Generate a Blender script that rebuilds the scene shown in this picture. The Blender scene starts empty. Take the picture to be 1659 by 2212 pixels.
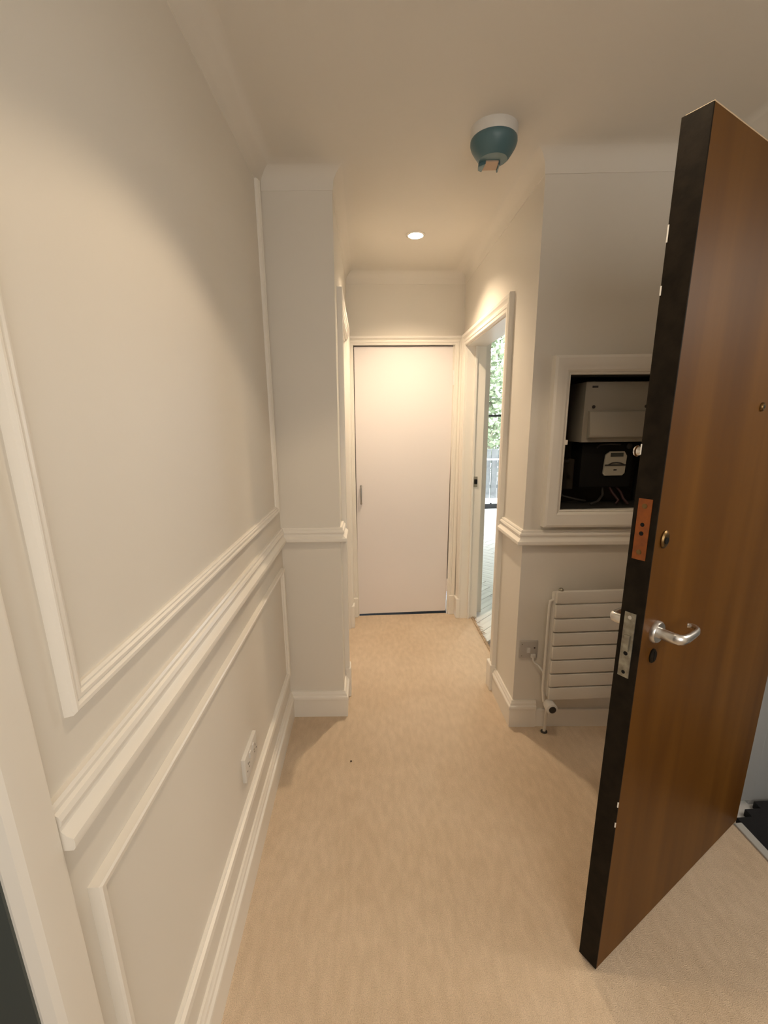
import bpy, bmesh, math, random
from mathutils import Vector, Matrix
random.seed(4)
PI = math.pi
S = bpy.context.scene
COL = S.collection

# ------------------------------------------------------------------ camera
W, Hpx = 1659.0, 2212.0
FPX, PITCH, ROLL, YAW = 966.3114, 0.2465, -0.0123, -0.0495
PPX, PPY = 12.4888, 51.0447                       # principal point offset in pixels
cd = bpy.data.cameras.new('camera')
cam = bpy.data.objects.new('camera', cd)
COL.objects.link(cam)
cp, sp, cy, sy = math.cos(PITCH), math.sin(PITCH), math.cos(YAW), math.sin(YAW)
fw = Vector((-sy * cp, cy * cp, -sp)); rt = Vector((cy, sy, 0)); up = rt.cross(fw)
cr, sr = math.cos(ROLL), math.sin(ROLL)
r2, u2 = cr * rt + sr * up, -sr * rt + cr * up
mw = Matrix((r2, u2, -fw)).transposed().to_4x4()
mw.translation = Vector((0.4198, 0.0, 1.4697))
cam.matrix_world = mw
cd.sensor_fit = 'VERTICAL'
cd.sensor_height = 24.0
cd.lens = FPX * 24.0 / Hpx
cd.shift_x = -PPX / Hpx
cd.shift_y = PPY / Hpx
cd.clip_start = 0.02
S.camera = cam

# ------------------------------------------------------------------ world, lights, exposure
S.view_settings.view_transform = 'Standard'
S.view_settings.look = 'None'
S.view_settings.exposure = 1.05
S.view_settings.gamma = 1.0
S.view_settings.use_curve_mapping = False
wd = bpy.data.worlds.new('overcast_sky')
S.world = wd
wd.use_nodes = True
bg = wd.node_tree.nodes['Background']
bg.inputs['Color'].default_value = (0.86, 0.93, 1.0, 1)
bg.inputs['Strength'].default_value = 10.0

def lamp(name, kind, loc, energy, color, aim=None, **kw):
    l = bpy.data.lights.new(name, kind)
    l.energy = energy; l.color = color
    for k, v in kw.items(): setattr(l, k, v)
    o = bpy.data.objects.new(name, l); COL.objects.link(o); o.location = loc
    if aim is not None:
        o.rotation_euler = (Vector(aim) - Vector(loc)).to_track_quat('-Z', 'Y').to_euler()
    return o
H = 2.4368
LAMP = (0.71, 2.68)
WARM = (1.0, 0.78, 0.54)
HLAMP = (0.70, 0.935)
lamp('corridor_downlight_beam', 'SPOT', (LAMP[0], LAMP[1], H - 0.012), 46, WARM, (LAMP[0], LAMP[1], 0),
     spot_size=math.radians(132), spot_blend=0.8, shadow_soft_size=0.03)
lamp('hall_downlight_beam', 'SPOT', (HLAMP[0], HLAMP[1], H - 0.012), 14.0, WARM, (HLAMP[0], HLAMP[1], 0),
     spot_size=math.radians(110), spot_blend=0.24, shadow_soft_size=0.03)
lamp('landing_daylight', 'AREA', (2.7, 0.45, 2.2), 11.0, (1.0, 0.87, 0.72), (1.2, 0.5, 0.6), size=0.9)
lamp('rear_fill', 'AREA', (0.9, -1.22, 1.5), 8.5, (1.0, 0.95, 0.88), (0.7, 2.0, 1.3), size=1.2)  # unseen fill panel added behind the camera to lift the shaded walls
pl = lamp('window_portal', 'AREA', (2.8, 7.55, 1.6), 1, (1, 1, 1), (2.8, 5.0, 1.6), shape='RECTANGLE', size=3.1, size_y=3.0)
pl.data.cycles.is_portal = True

# ------------------------------------------------------------------ materials
def mat(name, col, rough=0.5, metal=0.0, bump=None, var=None, coat=0.0, emit=None, spec=None):
    m = bpy.data.materials.new(name); m.use_nodes = True
    nt = m.node_tree; b = nt.nodes['Principled BSDF']
    b.inputs['Base Color'].default_value = (*col, 1)
    b.inputs['Roughness'].default_value = rough
    b.inputs['Metallic'].default_value = metal
    if coat: b.inputs['Coat Weight'].default_value = coat; b.inputs['Coat Roughness'].default_value = 0.25
    if spec is not None: b.inputs['Specular IOR Level'].default_value = spec
    if emit: b.inputs['Emission Color'].default_value = (*emit[0], 1); b.inputs['Emission Strength'].default_value = emit[1]
    tc = nt.nodes.new('ShaderNodeTexCoord')
    if var:                                        # (scale, second colour, contrast)
        n = nt.nodes.new('ShaderNodeTexNoise'); n.inputs['Scale'].default_value = var[0]; n.inputs['Detail'].default_value = 5
        r = nt.nodes.new('ShaderNodeValToRGB')
        r.color_ramp.elements[0].position = 0.5 - var[2]; r.color_ramp.elements[1].position = 0.5 + var[2]
        r.color_ramp.elements[0].color = (*col, 1); r.color_ramp.elements[1].color = (*var[1], 1)
        nt.links.new(tc.outputs['Object'], n.inputs['Vector']); nt.links.new(n.outputs['Fac'], r.inputs['Fac'])
        nt.links.new(r.outputs['Color'], b.inputs['Base Color'])
    if bump:                                       # (scale, strength, distance)
        n = nt.nodes.new('ShaderNodeTexNoise'); n.inputs['Scale'].default_value = bump[0]; n.inputs['Detail'].default_value = 3
        bp = nt.nodes.new('ShaderNodeBump'); bp.inputs['Strength'].default_value = bump[1]; bp.inputs['Distance'].default_value = bump[2]
        nt.links.new(tc.outputs['Object'], n.inputs['Vector']); nt.links.new(n.outputs['Fac'], bp.inputs['Height'])
        nt.links.new(bp.outputs['Normal'], b.inputs['Normal'])
    return m

def carpet_mat():
    m = bpy.data.materials.new('beige_carpet'); m.use_nodes = True
    nt = m.node_tree; N = nt.nodes; L = nt.links; b = N['Principled BSDF']
    b.inputs['Roughness'].default_value = 0.95; b.inputs['Specular IOR Level'].default_value = 0.1
    tc = N.new('ShaderNodeTexCoord')
    def noise(scale, detail, sc=(1, 1, 1)):
        mp = N.new('ShaderNodeMapping'); mp.inputs['Scale'].default_value = sc
        n = N.new('ShaderNodeTexNoise'); n.inputs['Scale'].default_value = scale; n.inputs['Detail'].default_value = detail
        L.new(tc.outputs['Object'], mp.inputs['Vector']); L.new(mp.outputs['Vector'], n.inputs['Vector']); return n
    big, mid, fine = noise(2.2, 4), noise(26, 5, (1.6, 0.6, 1)), noise(420, 2)
    def ramp(n, p0, p1, c0, c1):
        r = N.new('ShaderNodeValToRGB'); e = r.color_ramp.elements
        e[0].position, e[1].position = p0, p1; e[0].color = (*c0, 1); e[1].color = (*c1, 1)
        L.new(n.outputs['Fac'], r.inputs['Fac']); return r
    base = ramp(big, 0.35, 0.68, (0.85, 0.68, 0.50), (0.92, 0.755, 0.575))
    def mul(a, r, f):
        x = N.new('ShaderNodeMix'); x.data_type = 'RGBA'; x.blend_type = 'MULTIPLY'; x.inputs['Factor'].default_value = f
        L.new(a, x.inputs['A']); L.new(r.outputs['Color'], x.inputs['B']); return x.outputs['Result']
    c = mul(base.outputs['Color'], ramp(mid, 0.35, 0.7, (0.90, 0.89, 0.87), (1, 1, 1)), 1)
    c = mul(c, ramp(fine, 0.3, 0.7, (0.70, 0.68, 0.66), (1, 1, 1)), 0.9)
    L.new(c, b.inputs['Base Color'])
    bp = N.new('ShaderNodeBump'); bp.inputs['Strength'].default_value = 0.9; bp.inputs['Distance'].default_value = 0.004
    L.new(fine.outputs['Fac'], bp.inputs['Height']); L.new(bp.outputs['Normal'], b.inputs['Normal'])
    return m

def wood_mat(name, c0, c1, c2, rough, coat, sc):
    m = bpy.data.materials.new(name); m.use_nodes = True
    nt = m.node_tree; N = nt.nodes; L = nt.links; b = N['Principled BSDF']
    b.inputs['Roughness'].default_value = rough; b.inputs['Specular IOR Level'].default_value = 0.2
    b.inputs['Coat Weight'].default_value = coat; b.inputs['Coat Roughness'].default_value = 0.22
    tc = N.new('ShaderNodeTexCoord'); mp = N.new('ShaderNodeMapping'); mp.inputs['Scale'].default_value = sc
    n = N.new('ShaderNodeTexNoise'); n.inputs['Scale'].default_value = 1.0; n.inputs['Detail'].default_value = 8; n.inputs['Distortion'].default_value = 0.4
    r = N.new('ShaderNodeValToRGB'); e = r.color_ramp.elements
    e[0].position, e[1].position = 0.3, 0.72; e[0].color = (*c0, 1); e[1].color = (*c2, 1)
    k = e.new(0.5); k.color = (*c1, 1)
    L.new(tc.outputs['Object'], mp.inputs['Vector']); L.new(mp.outputs['Vector'], n.inputs['Vector'])
    L.new(n.outputs['Fac'], r.inputs['Fac']); L.new(r.outputs['Color'], b.inputs['Base Color'])
    bp = N.new('ShaderNodeBump'); bp.inputs['Strength'].default_value = 0.08; bp.inputs['Distance'].default_value = 0.001
    L.new(n.outputs['Fac'], bp.inputs['Height']); L.new(bp.outputs['Normal'], b.inputs['Normal'])
    return m

PAINT = mat('wall_paint', (0.76, 0.718, 0.645), 0.55, bump=(90, 0.06, 0.002))
CEIL = mat('ceiling_paint', (0.78, 0.74, 0.67), 0.9, bump=(70, 0.05, 0.002))
TRIM = mat('satin_white_paint', (0.84, 0.80, 0.73), 0.35, bump=(40, 0.04, 0.001))
DOORW = mat('white_door_paint', (0.82, 0.77, 0.755), 0.4, bump=(30, 0.03, 0.001))
CARPET = carpet_mat()
VENEER = wood_mat('brown_veneer', (0.092, 0.034, 0.0036), (0.122, 0.048, 0.0053), (0.155, 0.064, 0.0085), 0.48, 0.04, (9, 9, 0.7))
EDGE = mat('dark_painted_edge', (0.010, 0.007, 0.004), 0.6, var=(35, (0.017, 0.012, 0.007), 0.15), spec=0.1, bump=(120, 0.15, 0.002))
LIT_TOP = mat('lit_top_tone', (0.62, 0.47, 0.30), 0.6)  # light from above put into the colour of the door's top edge
ALU = mat('satin_aluminium', (0.74, 0.73, 0.71), 0.32, 1.0)
STEEL = mat('dull_steel', (0.34, 0.33, 0.32), 0.3, 1.0)
CHROME = mat('chrome', (0.8, 0.8, 0.8), 0.12, 1.0)
PLATE = mat('tarnished_plate', (0.42, 0.40, 0.33), 0.42, 0.85, var=(60, (0.22, 0.20, 0.16), 0.2))
COPPER = mat('copper_brown_plate', (0.27, 0.068, 0.004), 0.55, 0.0, var=(70, (0.17, 0.040, 0.004), 0.25))
BRASS = mat('aged_brass', (0.22, 0.14, 0.06), 0.35, 1.0)
BLACK = mat('black_plastic', (0.006, 0.0055, 0.005), 0.6, spec=0.2)
VOID = mat('dark_void', (0.01, 0.01, 0.01), 0.9)
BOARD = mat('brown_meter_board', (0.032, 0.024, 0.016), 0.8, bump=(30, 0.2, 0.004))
RECESS = mat('dark_recess', (0.016, 0.014, 0.011), 0.9)  # even near-black tone for the recess lining
SPURM = mat('grey_white_plate', (0.50, 0.47, 0.43), 0.4)
PLASTIC = mat('white_plastic', (0.72, 0.70, 0.66), 0.35)
OLDWHITE = mat('old_white_plastic', (0.34, 0.315, 0.265), 0.45)
FACE = mat('meter_face', (0.42, 0.40, 0.33), 0.5)
LCD = mat('lcd_glass', (0.03, 0.035, 0.03), 0.2)
TEAL = mat('teal_plastic', (0.085, 0.165, 0.19), 0.4)
TAPE = mat('buff_tape', (0.62, 0.45, 0.32), 0.7)
DARKREV = mat('dark_grey_paint', (0.075, 0.085, 0.078), 0.6)
RADW = mat('radiator_white', (0.72, 0.69, 0.63), 0.35)
GREYP = mat('grey_threshold', (0.45, 0.45, 0.43), 0.5)
MATBLK = mat('black_mat', (0.006, 0.006, 0.008), 0.95, bump=(160, 0.5, 0.004))
LENS = mat('lit_lens', (1, 1, 1), 0.3, emit=((1.0, 0.90, 0.70), 14.0))
WIRE_R = mat('red_cable', (0.035, 0.008, 0.008), 0.6)
WIRE_K = mat('grey_cable', (0.03, 0.027, 0.024), 0.5)
CRUMBM = mat('dark_crumb', (0.05, 0.03, 0.02), 0.9)
FIBRE = mat('carpet_fibre', (0.50, 0.37, 0.25), 0.95)
PLANKM = wood_mat('limed_oak', (0.62, 0.60, 0.59), (0.76, 0.745, 0.735), (0.82, 0.81, 0.80), 0.35, 0.2, (2, 26, 2))
GROUT = mat('plank_joint', (0.20, 0.19, 0.18), 0.9)
FRAMEK = mat('black_window_frame', (0.02, 0.02, 0.02), 0.4)
LEAFM = mat('leaf', (0.15, 0.20, 0.10), 0.6, var=(3, (0.32, 0.38, 0.24), 0.2))
BARK = mat('bark', (0.30, 0.26, 0.20), 0.9)
RAILM = mat('pale_railing', (0.60, 0.60, 0.60), 0.5)
FENCEM = mat('weathered_fence', (0.11, 0.115, 0.115), 0.9, var=(9, (0.18, 0.19, 0.185), 0.2))
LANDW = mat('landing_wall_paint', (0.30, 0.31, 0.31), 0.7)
CONC = mat('pale_terrace_paving', (0.55, 0.54, 0.52), 0.9, bump=(8, 0.3, 0.01))
gm = bpy.data.materials.new('clear_glass'); gm.use_nodes = True
nt = gm.node_tree; nt.nodes.remove(nt.nodes['Principled BSDF'])
tr = nt.nodes.new('ShaderNodeBsdfTransparent'); gl = nt.nodes.new('ShaderNodeBsdfGlossy'); gl.inputs['Roughness'].default_value = 0.02
mx = nt.nodes.new('ShaderNodeMixShader'); mx.inputs[0].default_value = 0.05
nt.links.new(tr.outputs[0], mx.inputs[1]); nt.links.new(gl.outputs[0], mx.inputs[2]); nt.links.new(mx.outputs[0], nt.nodes['Material Output'].inputs['Surface'])
GLASS = gm

# ------------------------------------------------------------------ mesh helpers
class MB:
    def __init__(s): s.v, s.f = [], []
    def add(s, vs, fs):
        n = len(s.v); s.v += [tuple(v) for v in vs]; s.f += [tuple(i + n for i in f) for f in fs]; return s
    def box(s, x0, x1, y0, y1, z0, z1):
        return s.add([(x0, y0, z0), (x1, y0, z0), (x1, y1, z0), (x0, y1, z0), (x0, y0, z1), (x1, y0, z1), (x1, y1, z1), (x0, y1, z1)],
                     [(0, 3, 2, 1), (4, 5, 6, 7), (0, 1, 5, 4), (1, 2, 6, 5), (2, 3, 7, 6), (3, 0, 4, 7)])
    def prism(s, pts, z0, z1):
        n = len(pts)
        return s.add([(x, y, z0) for x, y in pts] + [(x, y, z1) for x, y in pts],
                     [tuple(range(n - 1, -1, -1)), tuple(range(n, 2 * n))] + [(i, (i + 1) % n, n + (i + 1) % n, n + i) for i in range(n)])
    def lathe(s, prof, org=(0, 0, 0), axis='z', n=28):      # prof: (radius, height) along the axis
        k = len(prof); vs = []
        for r, h in prof:
            for i in range(n):
                a = 2 * PI * i / n; c, d = r * math.cos(a), r * math.sin(a)
                p = {'z': (c, d, h), 'y': (c, h, -d), 'x': (h, c, d)}[axis]
                vs.append((org[0] + p[0], org[1] + p[1], org[2] + p[2]))
        fs = [(j * n + i, j * n + (i + 1) % n, (j + 1) * n + (i + 1) % n, (j + 1) * n + i) for j in range(k - 1) for i in range(n)]
        fs += [tuple(range(n - 1, -1, -1)), tuple((k - 1) * n + i for i in range(n))]
        return s.add(vs, fs)
    def tube(s, pts, r, n=12, sc=(1, 1)):                  # r: number or list
        pts = [Vector(p) for p in pts]; vs = []; m = len(pts)
        rs = r if isinstance(r, (list, tuple)) else [r] * m
        t0 = (pts[1] - pts[0]).normalized(); ref = Vector((0, 0, 1)) if abs(t0.z) < .9 else Vector((1, 0, 0))
        for j, p in enumerate(pts):
            t = (pts[min(j + 1, m - 1)] - pts[max(j - 1, 0)]).normalized()
            a = (ref - t * ref.dot(t)).normalized(); b = t.cross(a); ref = a
            for i in range(n):
                q = 2 * PI * i / n; vs.append(p + (a * math.cos(q) * sc[0] + b * math.sin(q) * sc[1]) * rs[j])
        fs = [(j * n + i, j * n + (i + 1) % n, (j + 1) * n + (i + 1) % n, (j + 1) * n + i) for j in range(m - 1) for i in range(n)]
        fs += [tuple(range(n - 1, -1, -1)), tuple((m - 1) * n + i for i in range(n))]
        return s.add(vs, fs)
    def sweep(s, path, prof):                              # prof (d, z) closed; d to the right of travel
        P = [Vector(p) for p in path]; offs = []
        for i in range(len(P)):
            ds = []
            if i: ds.append((P[i] - P[i - 1]).normalized())
            if i < len(P) - 1: ds.append((P[i + 1] - P[i]).normalized())
            ns = [Vector((d.y, -d.x)) for d in ds]
            if len(ns) == 2:
                b = (ns[0] + ns[1]).normalized(); offs.append(b / max(b.dot(ns[0]), .2))
            else: offs.append(ns[0])
        k = len(prof); vs = []
        for p, o in zip(P, offs):
            for d, z in prof: vs.append((p.x + o.x * d, p.y + o.y * d, z))
        fs = [(j * k + i, j * k + (i + 1) % k, (j + 1) * k + (i + 1) % k, (j + 1) * k + i) for j in range(len(P) - 1) for i in range(k)]
        fs += [tuple(range(k - 1, -1, -1)), tuple((len(P) - 1) * k + i for i in range(k))]
        return s.add(vs, fs)
    def frame(s, u0, u1, z0, z1, prof, mp, closed=False):  # moulding round an opening; prof (w outward, d proud)
        k = len(prof); vs = []
        for c in range(4):
            for w, d in prof:
                u = (u0 - w) if c in (0, 1) else (u1 + w)
                z = (z1 + w) if c in (1, 2) else ((z0 - w) if closed else z0)
                vs.append(mp(u, z, d))
        segs = [(0, 1), (1, 2), (2, 3)] + ([(3, 0)] if closed else [])
        fs = [(a * k + i, a * k + (i + 1) % k, b * k + (i + 1) % k, b * k + i) for a, b in segs for i in range(k)]
        if not closed: fs += [tuple(range(k)), tuple(3 * k + i for i in range(k - 1, -1, -1))]
        return s.add(vs, fs)
    def warp(s, fn): s.v = [fn(*v) for v in s.v]; return s
    def build(s, name, m, parent=None, bevel=0.0, smooth=None, kind=None, seg=2):
        bm = bmesh.new(); vv = [bm.verts.new(v) for v in s.v]
        for f in s.f:
            try: bm.faces.new([vv[i] for i in f])
            except ValueError: pass
        bmesh.ops.recalc_face_normals(bm, faces=bm.faces[:])
        if bevel:
            bm.normal_update()
            es = [e for e in bm.edges if len(e.link_faces) == 2 and e.calc_face_angle(0) > 0.5]
            bmesh.ops.bevel(bm, geom=es, offset=bevel, segments=seg, profile=0.6, affect='EDGES', clamp_overlap=True)
        me = bpy.data.meshes.new(name); bm.to_mesh(me); bm.free(); me.materials.append(m)
        o = bpy.data.objects.new(name, me); COL.objects.link(o)
        if parent is not None: o.parent = parent
        if kind: o['kind'] = kind
        if smooth:
            for p in me.polygons: p.use_smooth = True
            me.set_sharp_from_angle(angle=math.radians(smooth))
        return o
def box(*a): return MB().box(*a)
def tag(o, label=None, cat=None, group=None, kind=None):
    if label: o['label'] = label
    if cat: o['category'] = cat
    if group: o['group'] = group
    if kind: o['kind'] = kind
    return o
def empty(name, loc=(0, 0, 0), rz=0.0, **kw):
    o = bpy.data.objects.new(name, None); COL.objects.link(o); o.location = loc; o.rotation_euler = (0, 0, rz)
    return tag(o, **kw)
def struct(o, label, cat): return tag(o, label, cat, kind='structure')

# ------------------------------------------------------------------ plan of the hall (metres)
YP, YPC, XL = 2.06, 2.046, 0.2931        # front wall left, its corridor corner
XR, YQ, YQ2 = 1.110, 1.906, 1.863        # front wall right: corner, y at the corner and at the right wall
YF, XW = 3.27, 1.7753                    # far wall, right wall
YB = -1.30
COVE = 0.0738
def warpL(x, y, z):                      # the old left walls are slightly out of plumb
    t = min(max(x / 0.25, 0), 1) if y > 1.95 else 0.0
    lean = 0.0194 * (2 * z / H - 1)
    tw = 0.030 * (z / H) * min(max((y - 0.6) / 1.46, 0), 1)
    return (x + t * lean + (1 - t) * tw, y, z)
def subdiv(o, cuts):
    bm = bmesh.new(); bm.from_mesh(o.data)
    bmesh.ops.subdivide_edges(bm, edges=bm.edges[:], cuts=cuts, use_grid_fill=True)
    for v in bm.verts: v.co = warpL(*v.co)
    bm.to_mesh(o.data); bm.free(); return o

# floor and ceiling
flo = MB().prism([(-1.6, YB - .1), (XW - .004, YB - .1), (XW - .004, 2.1), (1.212, 2.1), (1.212, 3.273), (0.2, 3.273), (0.2, 2.1), (-1.6, 2.1)], -0.06, 0).build('floor', CARPET)
struct(flo, 'worn beige carpet floor running from the hall into the corridor', 'floor')
fr = MB()
for i in range(70):                      # frayed edge in the side doorway
    y = 2.66 + 0.52 * random.random() ** 0.7; x = 1.206 + random.uniform(-.012, .006)
    a = random.uniform(-1.2, 1.2); l = random.uniform(.012, .04)
    fr.tube([(x, y, .002), (x + l * .5 * math.cos(a), y + l * .5 * math.sin(a), random.uniform(.006, .016)), (x + l * math.cos(a), y + l * math.sin(a), .003)], .0011, 4)
tag(fr.build('carpet_fringe', FIBRE, flo, kind='stuff'), 'frayed cut edge of the carpet')
box(1.2, 1.2145, 2.29, 3.16, -.004, .006).build('carpet_gripper', FIBRE, flo)
cei = box(-1.7, 2.1, YB - .15, 3.5, H, H + .1).build('ceiling', CEIL)
struct(cei, 'smooth off-white ceiling over the hall and corridor', 'ceiling')

# walls
w = box(-.14, 0, .41, YP + .02, 0, H); o = w.build('wall_left', PAINT); subdiv(o, 10)
struct(o, 'cream panelled wall on the left of the hall', 'wall')
w = MB().box(-.14, 0, -.5, .41, 2.02, H).box(-.14, 0, YB - .1, -.5, 0, H)
struct(w.build('wall_left_rear', PAINT), 'cream wall above and behind the left opening', 'wall')
w = MB().prism([(-.14, YP), (0.0, YP), (XL, YPC), (XL, 2.18), (-.14, 2.18)], 0, H).warp(lambda x, y, z: warpL(x, y, z) if x > .1 else (x, y, z))
struct(w.build('wall_front_left', PAINT), 'cream pier wall facing the camera left of the corridor', 'wall')
w = MB().box(.17, XL, 2.18, 2.275, 0, H).box(.17, XL, 3.055, YF + .15, 0, H).box(.17, XL, 2.275, 3.055, 1.985, H).warp(warpL)
struct(w.build('wall_corridor_left', PAINT), 'cream left wall of the corridor seen edge on', 'wall')
w = MB().box(.26, .335, YF, YF + .13, 0, H).box(1.034, 1.30, YF, YF + .13, 0, H).box(.335, 1.034, YF, YF + .13, 1.984, H)
struct(w.build('wall_far', PAINT), 'cream end wall of the corridor above the white door', 'wall')
w = MB().box(XR, 1.236, 2.02, 2.275, 0, H).box(XR, 1.236, 3.17, YF + .001, 0, H).box(XR, 1.236, 2.275, 3.17, 1.967, H)
struct(w.build('wall_corridor_right', PAINT), 'cream right wall of the corridor with the bright doorway', 'wall')
# front right wall with the meter recess
RX0, RX1, RZ0, RZ1, RD = 1.258, 1.70, 1.092, 1.652, 0.19
def yq(x): return YQ + (YQ2 - YQ) * (x - XR) / (XW - XR)
w = MB()
def slab(x0, x1, z0, z1): w.prism([(x0, yq(x0)), (x1, yq(x1)), (x1, 2.12), (x0, 2.12)], z0, z1)
w.prism([(XR, yq(XR)), (RX0, yq(RX0)), (RX0, 2.12), (1.236, 2.12), (1.236, 2.02), (XR, 2.02)], 0, H); slab(RX1, XW + .1, 0, H); slab(RX0, RX1, 0, RZ0); slab(RX0, RX1, RZ1, H)
struct(w.build('wall_front_right', PAINT), 'cream wall facing the camera behind the radiator and meter recess', 'wall')
w = MB().box(XW, XW + .14, 1.425, 2.0, 0, H).box(XW, XW + .14, .38, 1.425, 2.03, H).box(XW, XW + .14, YB - .1, .38, 0, H)
struct(w.build('wall_right', PAINT), 'cream right hall wall around the entrance doorway', 'wall')
struct(box(-1.7, 3.4, YB - .15, YB, 0, H).build('wall_back', PAINT), 'cream wall at the back of the hall', 'wall')
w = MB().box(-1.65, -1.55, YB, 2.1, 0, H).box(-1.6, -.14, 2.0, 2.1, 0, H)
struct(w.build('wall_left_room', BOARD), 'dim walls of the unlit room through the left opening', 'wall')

# coving, dado rails, skirting
ARC = [(COVE - COVE * math.cos(i * PI / 24), H - COVE + COVE * math.sin(i * PI / 24)) for i in range(13)]
covp = [(0, H - COVE - .004), (.0025, H - COVE - .003)] + ARC[3:] + [(COVE, H + .01), (0, H + .01)]
XT = XL
struct(MB().sweep([(0, YB), (0, .6), (0, YP), (XT, YPC), (XT, YF), (XR, YF), (XR, YQ), (XW, YQ2), (XW, YB)], covp).warp(lambda x, y, z: warpL(x, y, z) if x < .45 else (x, y, z)).build('trim_1', CEIL, smooth=30),
       'concave plaster coving between the walls and ceiling', 'coving')
DADO = [(0, 1.002), (.009, 1.002), (.012, .997), (.012, .991), (.017, .988), (.020, .981), (.018, .974), (.015, .971), (.016, .965), (.022, .958), (.030, .953), (.031, .947), (.030, .939), (.027, .935), (0, .935)]
struct(MB().sweep([(0, .486), (0, .6), (0, YP), (XL, YPC), (XL, 2.2)], DADO).warp(warpL).build('trim_2', TRIM, smooth=25),
       'white moulded dado rail along the left wall and left pier', 'dado rail')
struct(MB().sweep([(XR, 2.2), (XR, YQ), (XW, YQ2)], DADO).build('trim_3', TRIM, smooth=25),
       'white moulded dado rail under the meter recess on the right', 'dado rail')
SKIRT = [(0, .142), (.007, .142), (.009, .134), (.013, .129), (.015, .120), (.021, .114), (.023, .107), (.022, .099), (.018, .096), (.018, 0), (0, 0)]
struct(MB().sweep([(0, .486), (0, .6), (0, YP), (XL, YPC), (XL, 2.2)], SKIRT).warp(warpL).build('baseboard_left', TRIM, smooth=25),
       'white moulded skirting board along the left wall and left pier', 'skirting board')
struct(MB().sweep([(XR, 2.2), (XR, YQ), (1.222, yq(1.222))], SKIRT).build('baseboard_right', TRIM, smooth=25),
       'white moulded skirting board round the right pier corner', 'skirting board')
struct(MB().sweep([(1.223, yq(1.223)), (XW, YQ2)], [(0, .095), (.012, .095), (.014, .09), (.014, 0), (0, 0)]).build('baseboard_right_plain', TRIM),
       'plain low skirting board beneath the radiator', 'skirting board')
# wall panel mouldings
PAN = [(0, 0), (0, .006), (.003, .010), (.007, .009), (.010, .013), (.015, .013), (.018, .010), (.022, .015), (.027, .016), (.031, .012), (.033, .0)]
mpL = lambda u, z, d: warpL(d, u, z)
def pane(name, u0, u1, z0, z1, prof, label):
    struct(MB().frame(u0, u1, z0, z1, prof, mpL, True).build(name, TRIM, smooth=25), label, 'panel moulding')
struct(MB().frame(.586, 1.962, -2.362, -1.118, PAN, lambda u, z, d: warpL(d, u, -z)).build('trim_4', TRIM, smooth=25), 'white ridged panel moulding above the dado rail on the left wall', 'panel moulding')
PAN2 = [(0, 0), (0, .005), (.004, .008), (.007, .008), (.010, .016), (.022, .019), (.025, .016), (.026, 0)]
pane('trim_5', .553, 1.985, .285, .795, PAN2, 'white panel moulding below the dado rail on the left wall')

# architraves
ARCH = [(0, 0), (0, .012), (.004, .016), (.018, .016), (.021, .019), (.034, .019), (.040, .014), (.046, .016), (.056, .023), (.068, .025), (.074, .022), (.075, 0)]
# left opening beside the camera
o = struct(MB().frame(-.42, .412, 0, 2.0, [(0, 0), (0, .004), (.006, .015), (.014, .020), (.062, .020), (.071, .016), (.075, .010), (.075, 0)], lambda u, z, d: (d, u, z)).build('trim_6', TRIM, smooth=25), 'white architrave round the dark opening at the far left edge', 'architrave')
MB().box(-.15, .001, .4085, .4125, 0, 2.0).box(-.15, .001, -.42, -.404, 0, 2.0).box(-.15, .001, -.42, .414, 2.0, 2.02).build('lining', DARKREV, o)

# far white door
dr = struct(empty('door_1', (.685, YF, 0)), 'flush white door closed at the end of the corridor', 'door')
sh = lambda x, y, z: (x + .012 * (z - 1.0), y, z)
L = lambda m: m.warp(lambda x, y, z: (sh(x, y, z)[0] - .685, y - YF, z))
bm_ = MB().prism([(.341, YF + .004), (1.030, YF + .004), (1.030, YF + .044), (.341, YF + .044)], 0, 1.977)
bm_.v = [(x, y, (z if z > 1 else (.015 if x < .6 else .021))) for x, y, z in bm_.v]
L(bm_).build('door_leaf', DOORW, dr, bevel=.002)
L(MB().frame(.337, 1.034, 0, 1.982, [(w_ * .80, d_) for w_, d_ in ARCH], lambda u, z, d: (u, YF - d, z))).build('architrave', TRIM, dr, smooth=25)
for x0, x1 in ((.262, .335), (1.036, 1.11)):
    L(MB().box(x0 + .012, x1 + .004, YF - .030, YF, 0, .160)).build('plinth_block', TRIM, dr, bevel=.006)
for z in (.24, 1.77):
    L(MB().lathe([(.005, z - .05), (.0065, z - .048), (.0065, z + .048), (.005, z + .05)], (1.033, YF - .003, 0), 'z', 10)).build('hinge', DOORW, dr)
hb = [(.375, YF - .001, 1.025), (.375, YF - .022, 1.018), (.375, YF - .030, .985), (.375, YF - .031, .96), (.375, YF - .030, .935), (.375, YF - .022, .902), (.375, YF - .001, .895)]
L(MB().tube(hb, [.008, .006, .006, .0065, .006, .006, .008], 10)).build('door_handle', STEEL, dr, smooth=60)
struct(MB().box(.2, 1.3, 3.72, 3.78, 0, 2.1).box(.2, .26, YF + .13, 3.75, 0, 2.1).box(1.235, 1.3, YF + .13, 3.75, 0, 2.1).box(.2, 1.3, YF + .12, 3.78, 2.08, 2.14).box(.1, 1.3, 3.2, 3.78, -.12, -.061).build('wall_cupboard', VOID),
       'dark cupboard walls behind the white end door', 'wall')

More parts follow.
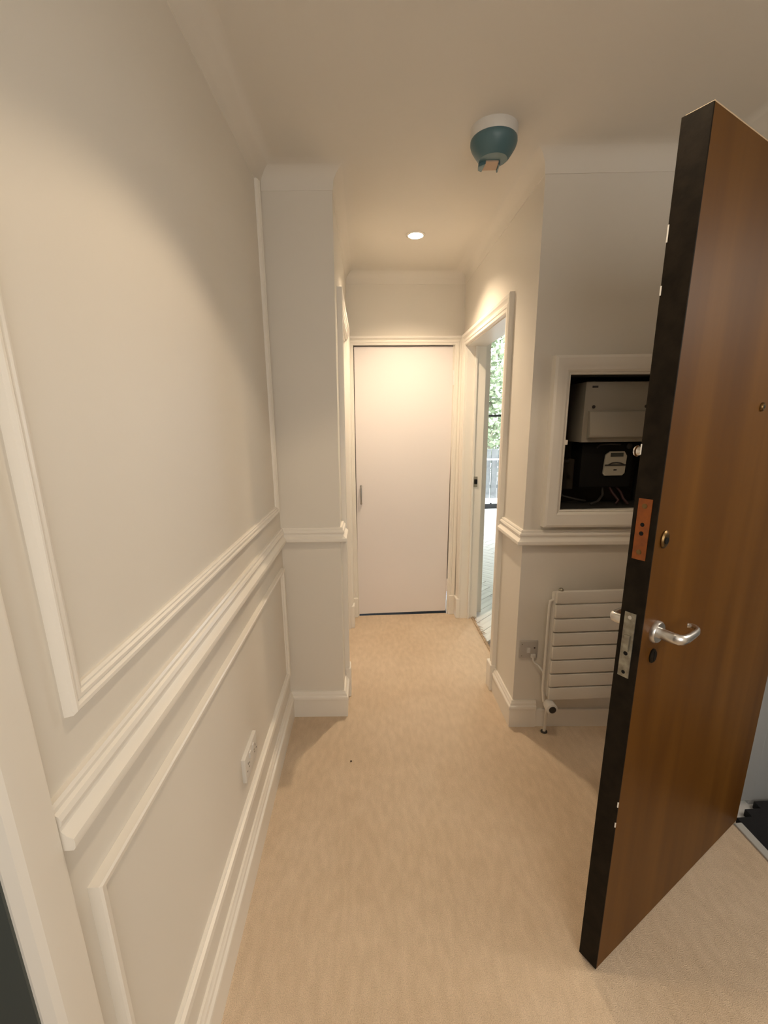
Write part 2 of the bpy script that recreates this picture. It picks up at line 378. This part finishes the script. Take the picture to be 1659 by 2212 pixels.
# corridor left door, seen edge on
dl = struct(empty('door_2', (XL, 2.665, 0)), 'white door frame seen edge on at the left of the corridor', 'door')
Ld = lambda m: m.warp(lambda x, y, z: (warpL(x, y, z)[0] - XL, y - 2.665, z))
Ld(MB().frame(2.275, 3.055, 0, 1.985, ARCH, lambda u, z, d: (XL + d, u, z))).build('architrave', TRIM, dl, smooth=25)
Ld(MB().box(XL - .10, XL - .06, 2.29, 3.04, .01, 1.97)).build('door_leaf', DOORW, dl, bevel=.002)
Ld(MB().box(.19, XL, 2.27, 2.29, 0, 1.985).box(.19, XL, 3.04, 3.06, 0, 1.985).box(.19, XL, 2.27, 3.06, 1.97, 1.99)).build('lining', TRIM, dl)
for y in (2.2375, 3.0925):
    Ld(MB().box(XL, XL + .031, y - .04, y + .04, 0, .175)).build('plinth_block', TRIM, dl, bevel=.007)
Ld(MB().tube([(XL - .06, 2.36, 1.0), (XL - .012, 2.36, 1.0), (XL - .010, 2.38, 1.0), (XL - .010, 2.46, 1.0)], .007, 10)).build('door_handle', CHROME, dl, smooth=50)

struct(MB().box(.06, .165, 2.1, 3.45, -.12, 2.2).box(.1, .30, 2.15, 3.2, -.12, -.061).build('wall_left_light_block', VOID), 'unseen dark backing added behind the closed left corridor door', 'wall')  # unseen slabs added to stop sky light leaking under the left door

# side doorway on the right
ds = struct(empty('door_3', (XR, 2.72, 0)), 'open doorway with white frame to the sunlit room on the right', 'doorway')
Rd = lambda m: m.warp(lambda x, y, z: (x - XR, y - 2.72, z))
Rd(MB().frame(2.275, 3.168, 0, 1.967, ARCH, lambda u, z, d: (XR - d, u, z))).build('architrave', TRIM, ds, smooth=25)
Rd(MB().box(XR, 1.24, 2.258, 2.278, 0, 1.967).box(XR, 1.24, 3.165, 3.185, 0, 1.967).box(XR, 1.24, 2.258, 3.185, 1.960, 1.98)).build('lining', TRIM, ds)
Rd(MB().box(1.165, 1.178, 3.150, 3.165, 0, 1.96)).build('door_stop', TRIM, ds)
for y in (2.2375, 3.205):
    Rd(MB().box(XR - .033, XR, y - .04, y + .04, 0, .160)).build('plinth_block', TRIM, ds, bevel=.007)
st = Rd(MB().box(1.183, 1.209, 3.161, 3.166, 1.018, 1.092)).build('strike_plate', PLATE, ds)
Rd(MB().box(1.187, 1.206, 3.148, 3.163, 1.040, 1.074)).build('latch_keep', BLACK, st, bevel=.003)

# ------------------------------------------------------------------ entrance door, open into the hall
DA = 1.0584
de = struct(empty('door_4', (XW, 1.2989, 0), math.atan2(-math.cos(DA), -math.sin(DA))), 'brown veneered entrance door standing open at the right, its edge painted black', 'door')
DW, DT, DZ0, DZ1 = .8744, .050, .008, 1.989
box(.002, DW - .003, -DT, 0, DZ0, DZ1 - .003).build('door_leaf', VENEER, de, bevel=.0015)
eb = MB().box(DW - .004, DW, -DT - .001, .0006, DZ0 + .001, DZ1 - .004)
tag(eb.build('door_edge', EDGE, de, bevel=.0008), 'black painted leading edge')
tag(box(.004, DW - .006, -DT + .002, -.001, DZ1 - .004, DZ1).build('lit_top_edge', LIT_TOP, de, bevel=.001), 'top edge coloured pale for the light falling from above')
for z, s0, s1 in ((1.79, -DT - .0015, -DT + .0012), (1.70, -DT - .0015, -DT + .0012), (1.40, -DT - .0015, -DT + .001), (.55, -.0012, .0012), (.49, -.0012, .0012)):
    tag(box(DW - .0015, DW + .0006, s0, s1, z, z + random.uniform(.012, .03)).build('paint_chip', TRIM, de), 'pale chip in the black paint')
def lock_plate(name, m, z0, z1, y0, y1, holes):
    p = box(DW - .001, DW + .0022, y0, y1, z0, z1).build(name, m, de, bevel=.0008)
    for hz, r, mm, proud in holes:
        MB().lathe([(r, 0), (r, proud), (r * .6, proud + .0004)], (DW + .0018, (y0 + y1) / 2, hz), 'x', 12).build('screw' if mm is not BLACK else 'bolt_hole', mm, p)
    return p
p = lock_plate('deadlock_plate', COPPER, 1.178, 1.310, -.041, -.0125, ((1.295, .0055, BRASS, .0012), (1.255, .0045, BLACK, .0006), (1.236, .0048, BLACK, .0006), (1.195, .0055, BRASS, .0012)))
tag(p, 'orange copper deadlock face plate')
p = lock_plate('latch_plate', PLATE, .896, 1.054, -.0405, -.0145, ((1.043, .0045, ALU, .0012), (.985, .006, BLACK, .0006), (.955, .005, BLACK, .0006), (.908, .0045, BLACK, .0006)))
tag(p, 'dull steel latch face plate')
MB().box(DW + .002, DW + .006, -.034, -.021, .962, 1.0).build('latch_bolt', PLATE, p, bevel=.001)
def esc(s, z, m, name, rx=.0135):
    q = MB().lathe([(rx, 0), (rx, .003), (rx * .8, .006), (rx * .45, .006)], (0, 0, 0), 'y', 24)
    q.v = [(x + s, y, zz * 1.35 + z) for x, y, zz in q.v]
    return q.build(name, m, de, smooth=40)
k = esc(.835, 1.223, BRASS, 'deadlock_escutcheon', .0145)
MB().lathe([(.0075, 0), (.0075, .0012)], (.835, .006, 1.221), 'y', 16).build('keyhole', BLACK, k)
k = esc(.814, .943, EDGE, 'key_escutcheon', .013)
MB().box(.811, .817, .0055, .0068, .932, .955).build('keyhole', BLACK, k)
k = MB().lathe([(.0105, 0), (.0105, .003), (.008, .006), (.004, .006)], (.46, 0, 1.497), 'y', 20).build('door_viewer', BRASS, de, smooth=40)
MB().lathe([(.004, 0), (.003, .001)], (.46, .0058, 1.497), 'y', 12).build('lens', LCD, k)
def lever(sgn, y0):
    rose = MB().lathe([(.0265, 0), (.0265, .006), (.0235, .010), (.013, .010)], (.815, 0, 1.004), 'y', 32)
    rose.v = [(x, y0 + sgn * y, z) for x, y, z in rose.v]
    r = rose.build('handle_rose', ALU, de, smooth=40)
    tag(r, 'satin aluminium lever handle and rose')
    pts = [(.815, .009, 1.004), (.815, .040, 1.003), (.813, .050, 1.003), (.806, .0555, 1.003), (.79, .057, 1.003), (.765, .0565, 1.004), (.745, .055, 1.005), (.734, .051, 1.006), (.727, .043, 1.007), (.725, .034, 1.007), (.729, .027, 1.007)]
    pts = [(x, y0 + sgn * y, z) for x, y, z in pts]
    MB().tube(pts, [.0115, .0112, .0108, .0102, .0095, .0085, .0078, .0070, .0062, .0056, .0050], 16, (1.15, .8)).build('lever', ALU, r, smooth=60)
lever(1, 0.0); lever(-1, -DT)
MB().lathe([(.014, 0), (.014, .006), (.009, .012), (.009, .022), (.012, .024), (.010, .028)], (.845, 0, 0), 'y', 18).warp(lambda x, y, z: (x, -DT - y, z + 1.405)).build('thumb_turn', CHROME, de, smooth=40)
MB().lathe([(.011, 0), (.011, .006), (.006, .010)], (.842, 0, 0), 'y', 18).warp(lambda x, y, z: (x, -DT - y, z + .945)).build('key_rose', CHROME, de, smooth=40)
for z in (.22, 1.0, 1.76):
    MB().lathe([(.006, z - .05), (.007, z - .048), (.007, z + .048), (.006, z + .05)], (.004, -.056, 0), 'z', 10).build('hinge', PLATE, de)
# entrance frame, threshold, landing
fe = struct(empty('trim_7', (XW, .86, 0)), 'white entrance door frame at the right edge of the picture', 'door frame')
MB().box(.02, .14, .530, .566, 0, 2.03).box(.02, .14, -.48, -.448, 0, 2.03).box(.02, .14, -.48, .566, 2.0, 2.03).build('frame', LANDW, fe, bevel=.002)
tag(box(XW - .018, XW + .012, .40, 1.290, -.03, .007).build('threshold_strip', GREYP, bevel=.003), 'grey threshold strip between the carpet and the black doormat', 'threshold')
struct(box(XW - .003, 3.4, YB, 1.6, -.09, -.03).build('floor_landing', CONC), 'floor of the landing outside the entrance door', 'floor')
w = MB().box(XW + .14, 3.4, 1.40, 1.5, -.05, H).box(3.3, 3.4, YB, 1.5, -.05, H).box(XW + .1, 3.4, YB - .15, 1.5, H, H + .1)
struct(w.build('wall_landing', LANDW), 'grey wall of the landing outside the entrance door', 'wall')
step = [(1.792, .46), (1.792, 1.318), (1.853, 1.318), (1.853, 1.352), (1.918, 1.352), (1.918, 1.385), (2.6, 1.385), (2.6, .46)]
dm = MB().prism(step, -.03, .0).build('doormat', MATBLK, bevel=.002)
tag(dm, 'black doormat with stepped edge outside the entrance door', 'doormat')

# ------------------------------------------------------------------ meter recess
mc = tag(empty('meter_cupboard', (1.48, yq(1.48), 1.37)), 'white framed dark meter recess in the wall above the radiator', 'cupboard')
M0 = (1.48, yq(1.48), 1.37)
Mw = lambda m: m.warp(lambda x, y, z: (x - M0[0], y - M0[1], z - M0[2]))
FR = [(0, 0), (0, .016), (.004, .019), (.008, .016), (.010, .022), (.018, .028), (.030, .030), (.040, .036), (.062, .040), (.072, .036), (.074, .0)]
Mw(MB().frame(RX0, RX1, RZ0, RZ1, FR, lambda u, z, d: (u, yq(u) - d, z), True)).build('frame', TRIM, mc, smooth=25)
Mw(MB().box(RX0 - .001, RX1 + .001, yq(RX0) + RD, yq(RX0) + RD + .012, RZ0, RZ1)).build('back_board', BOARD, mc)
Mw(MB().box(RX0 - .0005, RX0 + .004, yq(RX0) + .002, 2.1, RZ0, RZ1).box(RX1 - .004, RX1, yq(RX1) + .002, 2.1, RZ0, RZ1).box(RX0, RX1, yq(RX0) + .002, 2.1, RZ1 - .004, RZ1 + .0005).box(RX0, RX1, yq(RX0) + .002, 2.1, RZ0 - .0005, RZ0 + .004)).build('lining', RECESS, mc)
Mw(MB().box(RX0 - .004, RX0 + .008, yq(RX0) - .022, yq(RX0) - .012, 1.372, 1.392)).build('catch', TRIM, mc, bevel=.003)
YBK = yq(RX0) + RD
# consumer unit
fb = tag(empty('fuse_box', (1.50, YBK, 1.505)), 'white plastic fuse box with flip cover inside the meter recess', 'fuse box')
Fw = lambda m: m.warp(lambda x, y, z: (x - 1.50, y - YBK, z - 1.505))
FY = yq(1.4) + .035
Fw(MB().box(1.345, 1.685, FY, YBK - .002, 1.378, 1.628)).build('body', OLDWHITE, fb, bevel=.008, smooth=40)
cv = Fw(MB().prism([(FY + .002, 1.392), (FY - .026, 1.400), (FY - .030, 1.412), (FY - .014, 1.505), (FY + .002, 1.512)], 1.366, 1.672))
# prism was extruded along z of (y,z,x): reorder
cv.v = [(vz, vx, vy) for vx, vy, vz in [((a + 1.50), (b + YBK), (c + 1.505)) for a, b, c in cv.v]]
Fw(cv).build('flip_cover', OLDWHITE, fb, bevel=.003, smooth=40)
for x in (1.386, 1.615):
    Fw(MB().lathe([(.007, 0), (.007, .002), (.004, .0022)], (0, 0, 0), 'y', 14).warp(lambda a, b, c, x=x: (x + a, FY - b, 1.526 + c))).build('screw', WIRE_K, fb)
Fw(MB().box(1.373, 1.398, FY - .0008, FY + .001, 1.603, 1.611)).build('maker_mark', WIRE_K, fb)
# meter
me_ = tag(empty('electricity_meter', (1.49, YBK, 1.29)), 'black electricity meter with pale face plate below the fuse box', 'meter')
Ew = lambda m: m.warp(lambda x, y, z: (x - 1.49, y - YBK, z - 1.29))
EY = yq(1.45) + .085
Ew(MB().box(1.375, 1.615, EY, YBK - .002, 1.175, 1.372)).build('body', BLACK, me_, bevel=.012, smooth=40)
Ew(MB().tube([(1.44, EY - .004, 1.353), (1.452, EY - .006, 1.366), (1.50, EY - .006, 1.368), (1.545, EY - .006, 1.366)], .004, 8)).build('top_rim', WIRE_K, me_, smooth=50)
fp = MB().prism([(1.455, 1.252), (1.462, 1.243), (1.542, 1.243), (1.553, 1.254), (1.556, 1.330), (1.543, 1.350), (1.478, 1.350), (1.460, 1.335)], 0, .012)
fp.v = [(a, EY - c, b) for a, b, c in fp.v]
Ef = lambda m: Ew(m.warp(lambda x, y, z: (x + .022, y, z - .014)))
fpo = Ef(fp).build('face_plate', FACE, me_, bevel=.002)
Ef(MB().box(1.480, 1.538, EY - .0135, EY - .010, 1.327, 1.344)).build('display', LCD, fpo)
Ef(MB().box(1.458, 1.553, EY - .0145, EY - .010, 1.287, 1.293).tube([(1.475, EY - .0125, 1.292), (1.49, EY - .0125, 1.299), (1.51, EY - .0125, 1.301), (1.53, EY - .0125, 1.298), (1.545, EY - .0125, 1.292)], .003, 6)).build('sight_bar', WIRE_K, fpo)
Ef(MB().box(1.500, 1.514, EY - .0135, EY - .010, 1.266, 1.271)).build('button', BLACK, fpo)
Ew(MB().lathe([(.013, 0), (.013, .006), (.009, .008)], (0, 0, 0), 'y', 18).warp(lambda a, b, c: (1.588 + a, EY - b, 1.358 + c))).build('seal', WIRE_K, me_, smooth=40)
sb = tag(box(1.265, 1.375, YBK - .06, YBK - .002, 1.16, 1.30).build('service_cutout', BOARD, bevel=.006), 'brown service cutout box at the lower left of the meter recess', 'cutout box')
box(1.28, 1.345, YBK - .068, YBK - .055, 1.285, 1.296).build('lid_lip', WIRE_K, sb, bevel=.002)
cabs = [([(1.50, EY + .03, 1.18), (1.49, EY + .0, 1.14), (1.46, EY - .02, 1.115), (1.42, EY - .03, 1.104)], WIRE_K, 'dark grey cable curling left under the electricity meter'),
        ([(1.53, EY + .03, 1.18), (1.535, EY, 1.15), (1.55, EY - .03, 1.12), (1.54, EY - .03, 1.104)], WIRE_R, 'dark red cable dropping straight below the electricity meter'),
        ([(1.56, EY + .03, 1.18), (1.575, EY, 1.15), (1.57, EY - .03, 1.13), (1.59, EY - .04, 1.104)], WIRE_R, 'dark red cable hanging rightmost below the electricity meter'),
        ([(1.30, YBK - .03, 1.17), (1.33, YBK - .06, 1.13), (1.39, YBK - .08, 1.115), (1.44, YBK - .06, 1.104)], WIRE_K, 'grey cable from the brown cutout box along the recess floor')]
for pts, m, lab in cabs: tag(MB().tube(pts, .006, 8).build('meter_cable', m, smooth=60), lab, 'cable', 'cables in the meter recess')

# ------------------------------------------------------------------ radiator, fused spur, socket
RY = yq(1.48) - .085
rd = tag(empty('radiator', (1.48, yq(1.48), 0)), 'white horizontal slatted radiator on the wall behind the open door', 'radiator')
Rw = lambda m: m.warp(lambda x, y, z: (x - 1.48, y - yq(1.48), z))
tops = [.746, .683, .614, .5465, .480, .410, .340, .271]
for i, t in enumerate(tops):
    b0 = (tops[i + 1] + .008) if i < 7 else .210
    q = MB().box(1.238, 1.73, RY - .008, RY + .012, b0, t)
    Rw(q).build('slat', RADW, rd, bevel=.0045, smooth=35)
for x in (1.232, 1.69):
    Rw(MB().box(x, x + .034, RY + .012, RY + .040, .215, .735)).build('header_pipe', RADW, rd, bevel=.008, smooth=40)
for z in (.30, .66):
    Rw(MB().box(1.68, 1.71, RY + .038, yq(1.71) - .0005, z, z + .03)).build('wall_bracket', RADW, rd)
Rw(MB().tube([(1.235, RY + .02, .70), (1.222, RY + .02, .695), (1.219, RY + .02, .66), (1.219, RY + .02, .25), (1.225, RY + .015, .19)], .007, 10)).build('conduit', RADW, rd, smooth=60)
vb = Rw(MB().lathe([(.016, -.02), (.023, -.016), (.026, .0), (.026, .032), (.021, .036)], (0, 0, 0), 'y', 24).warp(lambda a, b, c: (1.245 + a, RY - .005 - b, .183 + c))).build('valve', PLASTIC, rd, smooth=40)
tag(Rw(MB().lathe([(.0165, 0), (.0165, .003), (.012, .005)], (0, 0, 0), 'y', 20).warp(lambda a, b, c: (1.245 + a, RY - .0405 - b, .183 + c))).build('valve_cap', WIRE_K, vb, smooth=40), 'dark grey valve cap')
Rw(MB().tube([(1.250, RY + .01, .18), (1.252, RY + .035, .12), (1.252, RY + .045, .0)], .0075, 10)).build('supply_pipe', RADW, rd, smooth=60)
Rw(MB().lathe([(.016, 0.0005), (.016, .004), (.009, .007)], (1.252, RY + .045, 0), 'z', 16)).build('pipe_collar', WIRE_K, rd)
Rw(MB().lathe([(.011, .745), (.011, .752), (.006, .757)], (1.262, RY + .012, 0), 'z', 14)).build('bleed_cap', PLATE, rd)
sx, sz = 1.168, .417
sp_ = tag(empty('fused_spur_switch', (sx, yq(sx), sz)), 'white fused spur switch plate beside the radiator', 'switch')
box(-.044, .044, -.010, .001, -.044, .044).build('face_plate', SPURM, sp_, bevel=.003, smooth=40)
box(-.010, .006, -.0165, -.009, -.014, .012).build('rocker', PLASTIC, sp_, bevel=.002)
tag(box(.024, .031, -.0108, -.0095, .006, .012).build('neon', WIRE_R, sp_), 'small dark neon window')
for z in (-.03, .03): MB().lathe([(.003, 0), (.003, .0008)], (0, 0, 0), 'y', 10).warp(lambda a, b, c, z=z: (a - .033, -.010 - b, z + c)).build('screw', PLATE, sp_)
MB().box(.010, .034, -.018, -.009, -.040, -.022).build('cord_grip', PLASTIC, sp_, bevel=.003)
tag(MB().tube([(1.190, yq(1.19) - .014, .385), (1.190, yq(1.19) - .016, .366), (1.198, yq(1.19) - .018, .352), (1.214, yq(1.2) - .022, .342), (1.228, yq(1.2) - .045, .325), (1.236, yq(1.2) - .05, .30)], .005, 10).build('power_flex', PLASTIC, smooth=60), 'short white flex from the spur switch to the radiator', 'flex')
so = tag(empty('wall_socket', (.009, 1.288, .402)), 'white double wall socket low on the left wall', 'socket')
box(-.009, .006, -.073, .073, -.043, .043).build('face_plate', PLASTIC, so, bevel=.0025, smooth=40)
for y in (-.018, .018): box(.004, .0095, y - .007, y + .007, .010, .032).build('rocker', PLASTIC, so, bevel=.0015)
for y in (-.03, .03): MB().lathe([(.003, 0), (.003, .001)], (.006, y, 0), 'x', 10).build('screw', PLATE, so)
for yc in (-.045, .045):
    for dy, dz, a, b in ((0, .008, .002, .004), (-.011, -.012, .003, .0018), (.011, -.012, .003, .0018)):
        box(.0055, .0063, yc + dy - a, yc + dy + a, dz - b, dz + b).build('pin_slot', BLACK, so)

# ------------------------------------------------------------------ ceiling fittings
dlg = tag(empty('ceiling_downlight', (LAMP[0], LAMP[1], H)), 'small lit round downlight in the corridor ceiling', 'light')
MB().lathe([(.050, 0), (.050, -.003), (.044, -.006), (.039, -.005), (.039, 0)], (0, 0, 0), 'z', 36).build('trim_ring', TRIM, dlg, smooth=40)
MB().lathe([(.039, -.001), (.038, -.006), (.02, -.0085), (.004, -.009)], (0, 0, 0), 'z', 32).build('lens', LENS, dlg, smooth=60)
o = MB().lathe([(.050, 0), (.050, -.003), (.044, -.006), (.039, -.005), (.039, 0)], (HLAMP[0], HLAMP[1], H), 'z', 36).build('downlight_ring', TRIM, cei, smooth=40)
MB().lathe([(.039, -.001), (.038, -.006), (.02, -.0085), (.004, -.009)], (HLAMP[0], HLAMP[1], H), 'z', 32).build('lens', LENS, o, smooth=60)
sm = tag(empty('smoke_alarm', (.882, 1.795, H)), 'white ceiling smoke alarm under a teal dust cover', 'smoke alarm')
MB().lathe([(.080, 0), (.080, -.026), (.077, -.033), (.060, -.036)], (0, 0, 0), 'z', 40).build('base', PLASTIC, sm, smooth=40)
cvo = MB().lathe([(.074, -.028), (.0790, -.034), (.0795, -.043), (.0755, -.055), (.066, -.070), (.055, -.085), (.048, -.091)], (0, 0, 0), 'z', 48).build('dust_cover', TEAL, sm, smooth=40)
tag(cvo, 'teal plastic dust cover')
tag(MB().prism([(-.024, .000), (.020, -.002), (.026, .052), (-.026, .056)], -.0955, -.0905).build('pull_tab', TAPE, cvo, bevel=.001), 'buff pull tab')
for p_ in ([(-.046, .020), (-.025, .000), (-.027, .054), (-.041, .046)], [(.021, .002), (.026, .006), (.032, .056), (.027, .056)]):
    MB().prism(p_, -.101, -.088).build('cover_lug', TEAL, cvo, bevel=.001)

# small crumb on the carpet
cb = MB().lathe([(.002, .0), (.0045, .002), (.004, .004), (.0015, .006)], (0.318, 1.705, 0), 'z', 7)
tag(cb.build('crumb', CRUMBM), 'tiny dark crumb lying on the beige carpet', 'crumb')

# ------------------------------------------------------------------ the sunlit side room
f2 = struct(MB().prism([(1.2125, 2.13), (5.0, 2.13), (5.0, 7.7), (1.05, 7.7), (1.05, 3.42), (1.2125, 3.42)], -.06, -.012).build('floor', GROUT), 'pale herringbone wood floor of the sunlit side room', 'floor')
f2.name = 'floor_side_room'
pw, plen = .105, .525
def clip(poly, f):                                  # keep the side where f >= 0
    out = []
    for a, b in zip(poly, poly[1:] + poly[:1]):
        fa, fb_ = f(a), f(b)
        if fa >= 0: out.append(a)
        if fa * fb_ < 0:
            t = fa / (fa - fb_); out.append((a[0] + (b[0] - a[0]) * t, a[1] + (b[1] - a[1]) * t))
    return out
pme, g, q = None, .0018, math.sqrt(.5)
for i in range(-60, 60):
    for j in range(-24, 30):
        for k in (0, 1):
            hx, hy = (plen / 2, pw / 2) if k == 0 else (pw / 2, plen / 2)
            px = i * pw + hx + j * plen; py = i * pw + hy - j * plen + (pw if k else 0)
            full = [(px + a * (hx - g), py + b * (hy - g)) for a, b in ((-1, -1), (1, -1), (1, 1), (-1, 1))]
            full = [(1.9 + q * (x - y), 3.9 + q * (x + y)) for x, y in full]
            if min(y for x, y in full) < 2.6 or max(x for x, y in full) > 1.75 + .36 * max(0, min(y for x, y in full) - 3.6) + .5 or min(y for x, y in full) > 7.58: continue
            pl_ = clip(clip(clip(full, lambda p: p[0] - 1.2155), lambda p: 7.598 - p[1]), lambda p: p[0] - (1.2365 if p[1] > 3.16 else 1.2155))
            if len(pl_) < 3: continue
            cx_ = sum(p[0] for p in full) / 4; cy_ = sum(p[1] for p in full) / 4
            ang = PI / 4 + (PI / 2 if k else 0)
            if len(pl_) == 4 and all(abs(a[0] - b[0]) + abs(a[1] - b[1]) < 1e-6 for a, b in zip(pl_, full)):
                if pme is None:
                    ob = box(-plen / 2 + g, plen / 2 - g, -pw / 2 + g, pw / 2 - g, -.0115, 0).build('plank', PLANKM, f2, bevel=.002, seg=1); pme = ob.data
                else:
                    ob = bpy.data.objects.new('plank', pme); COL.objects.link(ob); ob.parent = f2
            else:
                c_, s_ = math.cos(-ang), math.sin(-ang)
                ob = MB().prism([(c_ * (x - cx_) - s_ * (y - cy_), s_ * (x - cx_) + c_ * (y - cy_)) for x, y in pl_], -.0115, 0).build('plank', PLANKM, f2)
            ob.location = (cx_, cy_, -.001 - random.random() * .001); ob.rotation_euler = (0, 0, ang)
SH = 3.25
w = MB().box(1.05, 1.235, YF + .45, 7.7, -.06, SH).box(1.05, 1.235, 3.29, 3.75, 2.1, SH).box(1.236, 5.0, 2.13, 2.24, -.06, SH).box(4.9, 5.0, 2.13, 7.75, -.06, SH)
struct(w.build('wall_side_room', PAINT), 'white walls of the sunlit side room', 'wall')
WY = 7.6
w = MB().box(1.05, 1.24, WY, WY + .1, -.06, SH).box(4.4, 5.0, WY, WY + .1, -.06, SH).box(1.24, 4.4, WY, WY + .1, 3.13, SH)
struct(w.build('wall_window', PAINT), 'white wall around the tall glazing of the sunlit side room', 'wall')
struct(box(1.05, 5.0, 2.0, 7.75, SH, SH + .1).build('ceiling_side_room', CEIL), 'white ceiling of the sunlit side room', 'ceiling')
struct(box(1.1, 1.236, 2.02, 7.7, H + .1, SH + .05).build('wall_side_upper', PAINT), 'upper wall between the corridor and side room', 'wall')
wi = struct(empty('window_1', (2.8, WY, 0)), 'tall black framed glazing glimpsed through the bright doorway', 'window')
Ww = lambda m: m.warp(lambda x, y, z: (x - 2.8, y - WY, z))
Ww(MB().box(1.24, 4.4, WY + .01, WY + .06, -.03, .075)).build('bottom_rail', FRAMEK, wi)
Ww(MB().box(1.24, 4.4, WY + .01, WY + .06, 3.09, 3.13)).build('top_rail', FRAMEK, wi)
Ww(MB().box(1.24, 4.4, WY + .015, WY + .055, 1.552, 1.584)).build('glazing_bar', FRAMEK, wi)
for x in (1.24, 2.03, 3.25, 4.36): Ww(MB().box(x, x + .04, WY + .01, WY + .06, .075, 3.09)).build('stile', FRAMEK, wi)
for x0, x1 in ((1.28, 2.03), (2.07, 3.25), (3.29, 4.36)):
    for z0, z1 in ((.075, 1.552), (1.584, 3.09)): Ww(MB().box(x0, x1, WY + .032, WY + .037, z0, z1)).build('pane', GLASS, wi)
Ww(MB().box(2.55, 2.58, WY - .006, WY + .012, .075, .10)).build('window_catch', FRAMEK, wi)
# terrace, railing and tree outside
struct(box(-2, 10, 7.7, 15, -.3, -.1).build('floor_terrace', CONC), 'pale paved terrace outside the side room window', 'terrace')
rl = tag(empty('balcony_railing', (3.2, 8.5, -.1)), 'pale metal railing outside the side room window', 'railing')
box(-3.0, 3.0, -.02, .02, .86, .892).build('top_rail', RAILM, rl)
box(-3.0, 3.0, -.015, .015, .1, .125).build('lower_rail', RAILM, rl)
for i in range(42):
    MB().lathe([(.009, .1), (.009, .87)], (-2.95 + i * .142, 0, 0), 'z', 6).build('baluster', DARKREV, rl)
fn = tag(empty('garden_fence', (3.4, 9.0, -.1)), 'weathered grey board fence behind the pale railing outside', 'fence')
brd = None
for i in range(44):
    if brd is None:
        ob = box(-.066, .066, -.012, .012, .03, 1.06).build('board', FENCEM, fn, bevel=.004, seg=1); brd = ob.data
    else:
        ob = bpy.data.objects.new('board', brd); COL.objects.link(ob); ob.parent = fn
    ob.location = (-3.1 + i * .142, random.uniform(-.006, .006), random.uniform(-.03, .02))
for z in (.25, .85): box(-3.2, 3.2, .012, .05, z, z + .07).build('fence_rail', FENCEM, fn)
tr_ = tag(empty('tree', (3.3, 10.8, -.1)), 'light green leafy tree filling the window view', 'tree')
MB().tube([(0, 0, 0), (.05, .05, 1.2), (.0, 0, 2.6), (-.1, .1, 4.4)], [.10, .085, .07, .04], 8).build('trunk', BARK, tr_, smooth=60)
bb = MB()
for i in range(26):
    a = random.uniform(0, 2 * PI); z = random.uniform(.7, 3.6); l = random.uniform(.7, 1.7)
    bb.tube([(0, 0, z), (l * .5 * math.cos(a), l * .5 * math.sin(a), z + .3), (l * math.cos(a), l * math.sin(a), z + .6)], [.026, .018, .009], 5)
bb.build('branches', BARK, tr_, smooth=60)
lf = MB()
for i in range(24000):
    while True:
        p = Vector((random.uniform(-1, 1), random.uniform(-1, 1), random.uniform(-1, 1)))
        if .25 < p.length < 1: break
    p = Vector((p.x * 2.6, p.y * 1.5, p.z * 2.7 + 3.0))
    d = Vector((random.uniform(-1, 1), random.uniform(-1, 1), random.uniform(-.8, .6))).normalized()
    n_ = d.cross(Vector((random.uniform(-1, 1), random.uniform(-1, 1), random.uniform(-1, 1)))).normalized()
    l, wd_ = random.uniform(.09, .18), random.uniform(.025, .05)
    lf.add([p, p + d * l * .5 + n_ * wd_, p + d * l, p + d * l * .5 - n_ * wd_], [(0, 1, 2, 3)])
lf.build('foliage', LEAFM, tr_, kind='stuff')
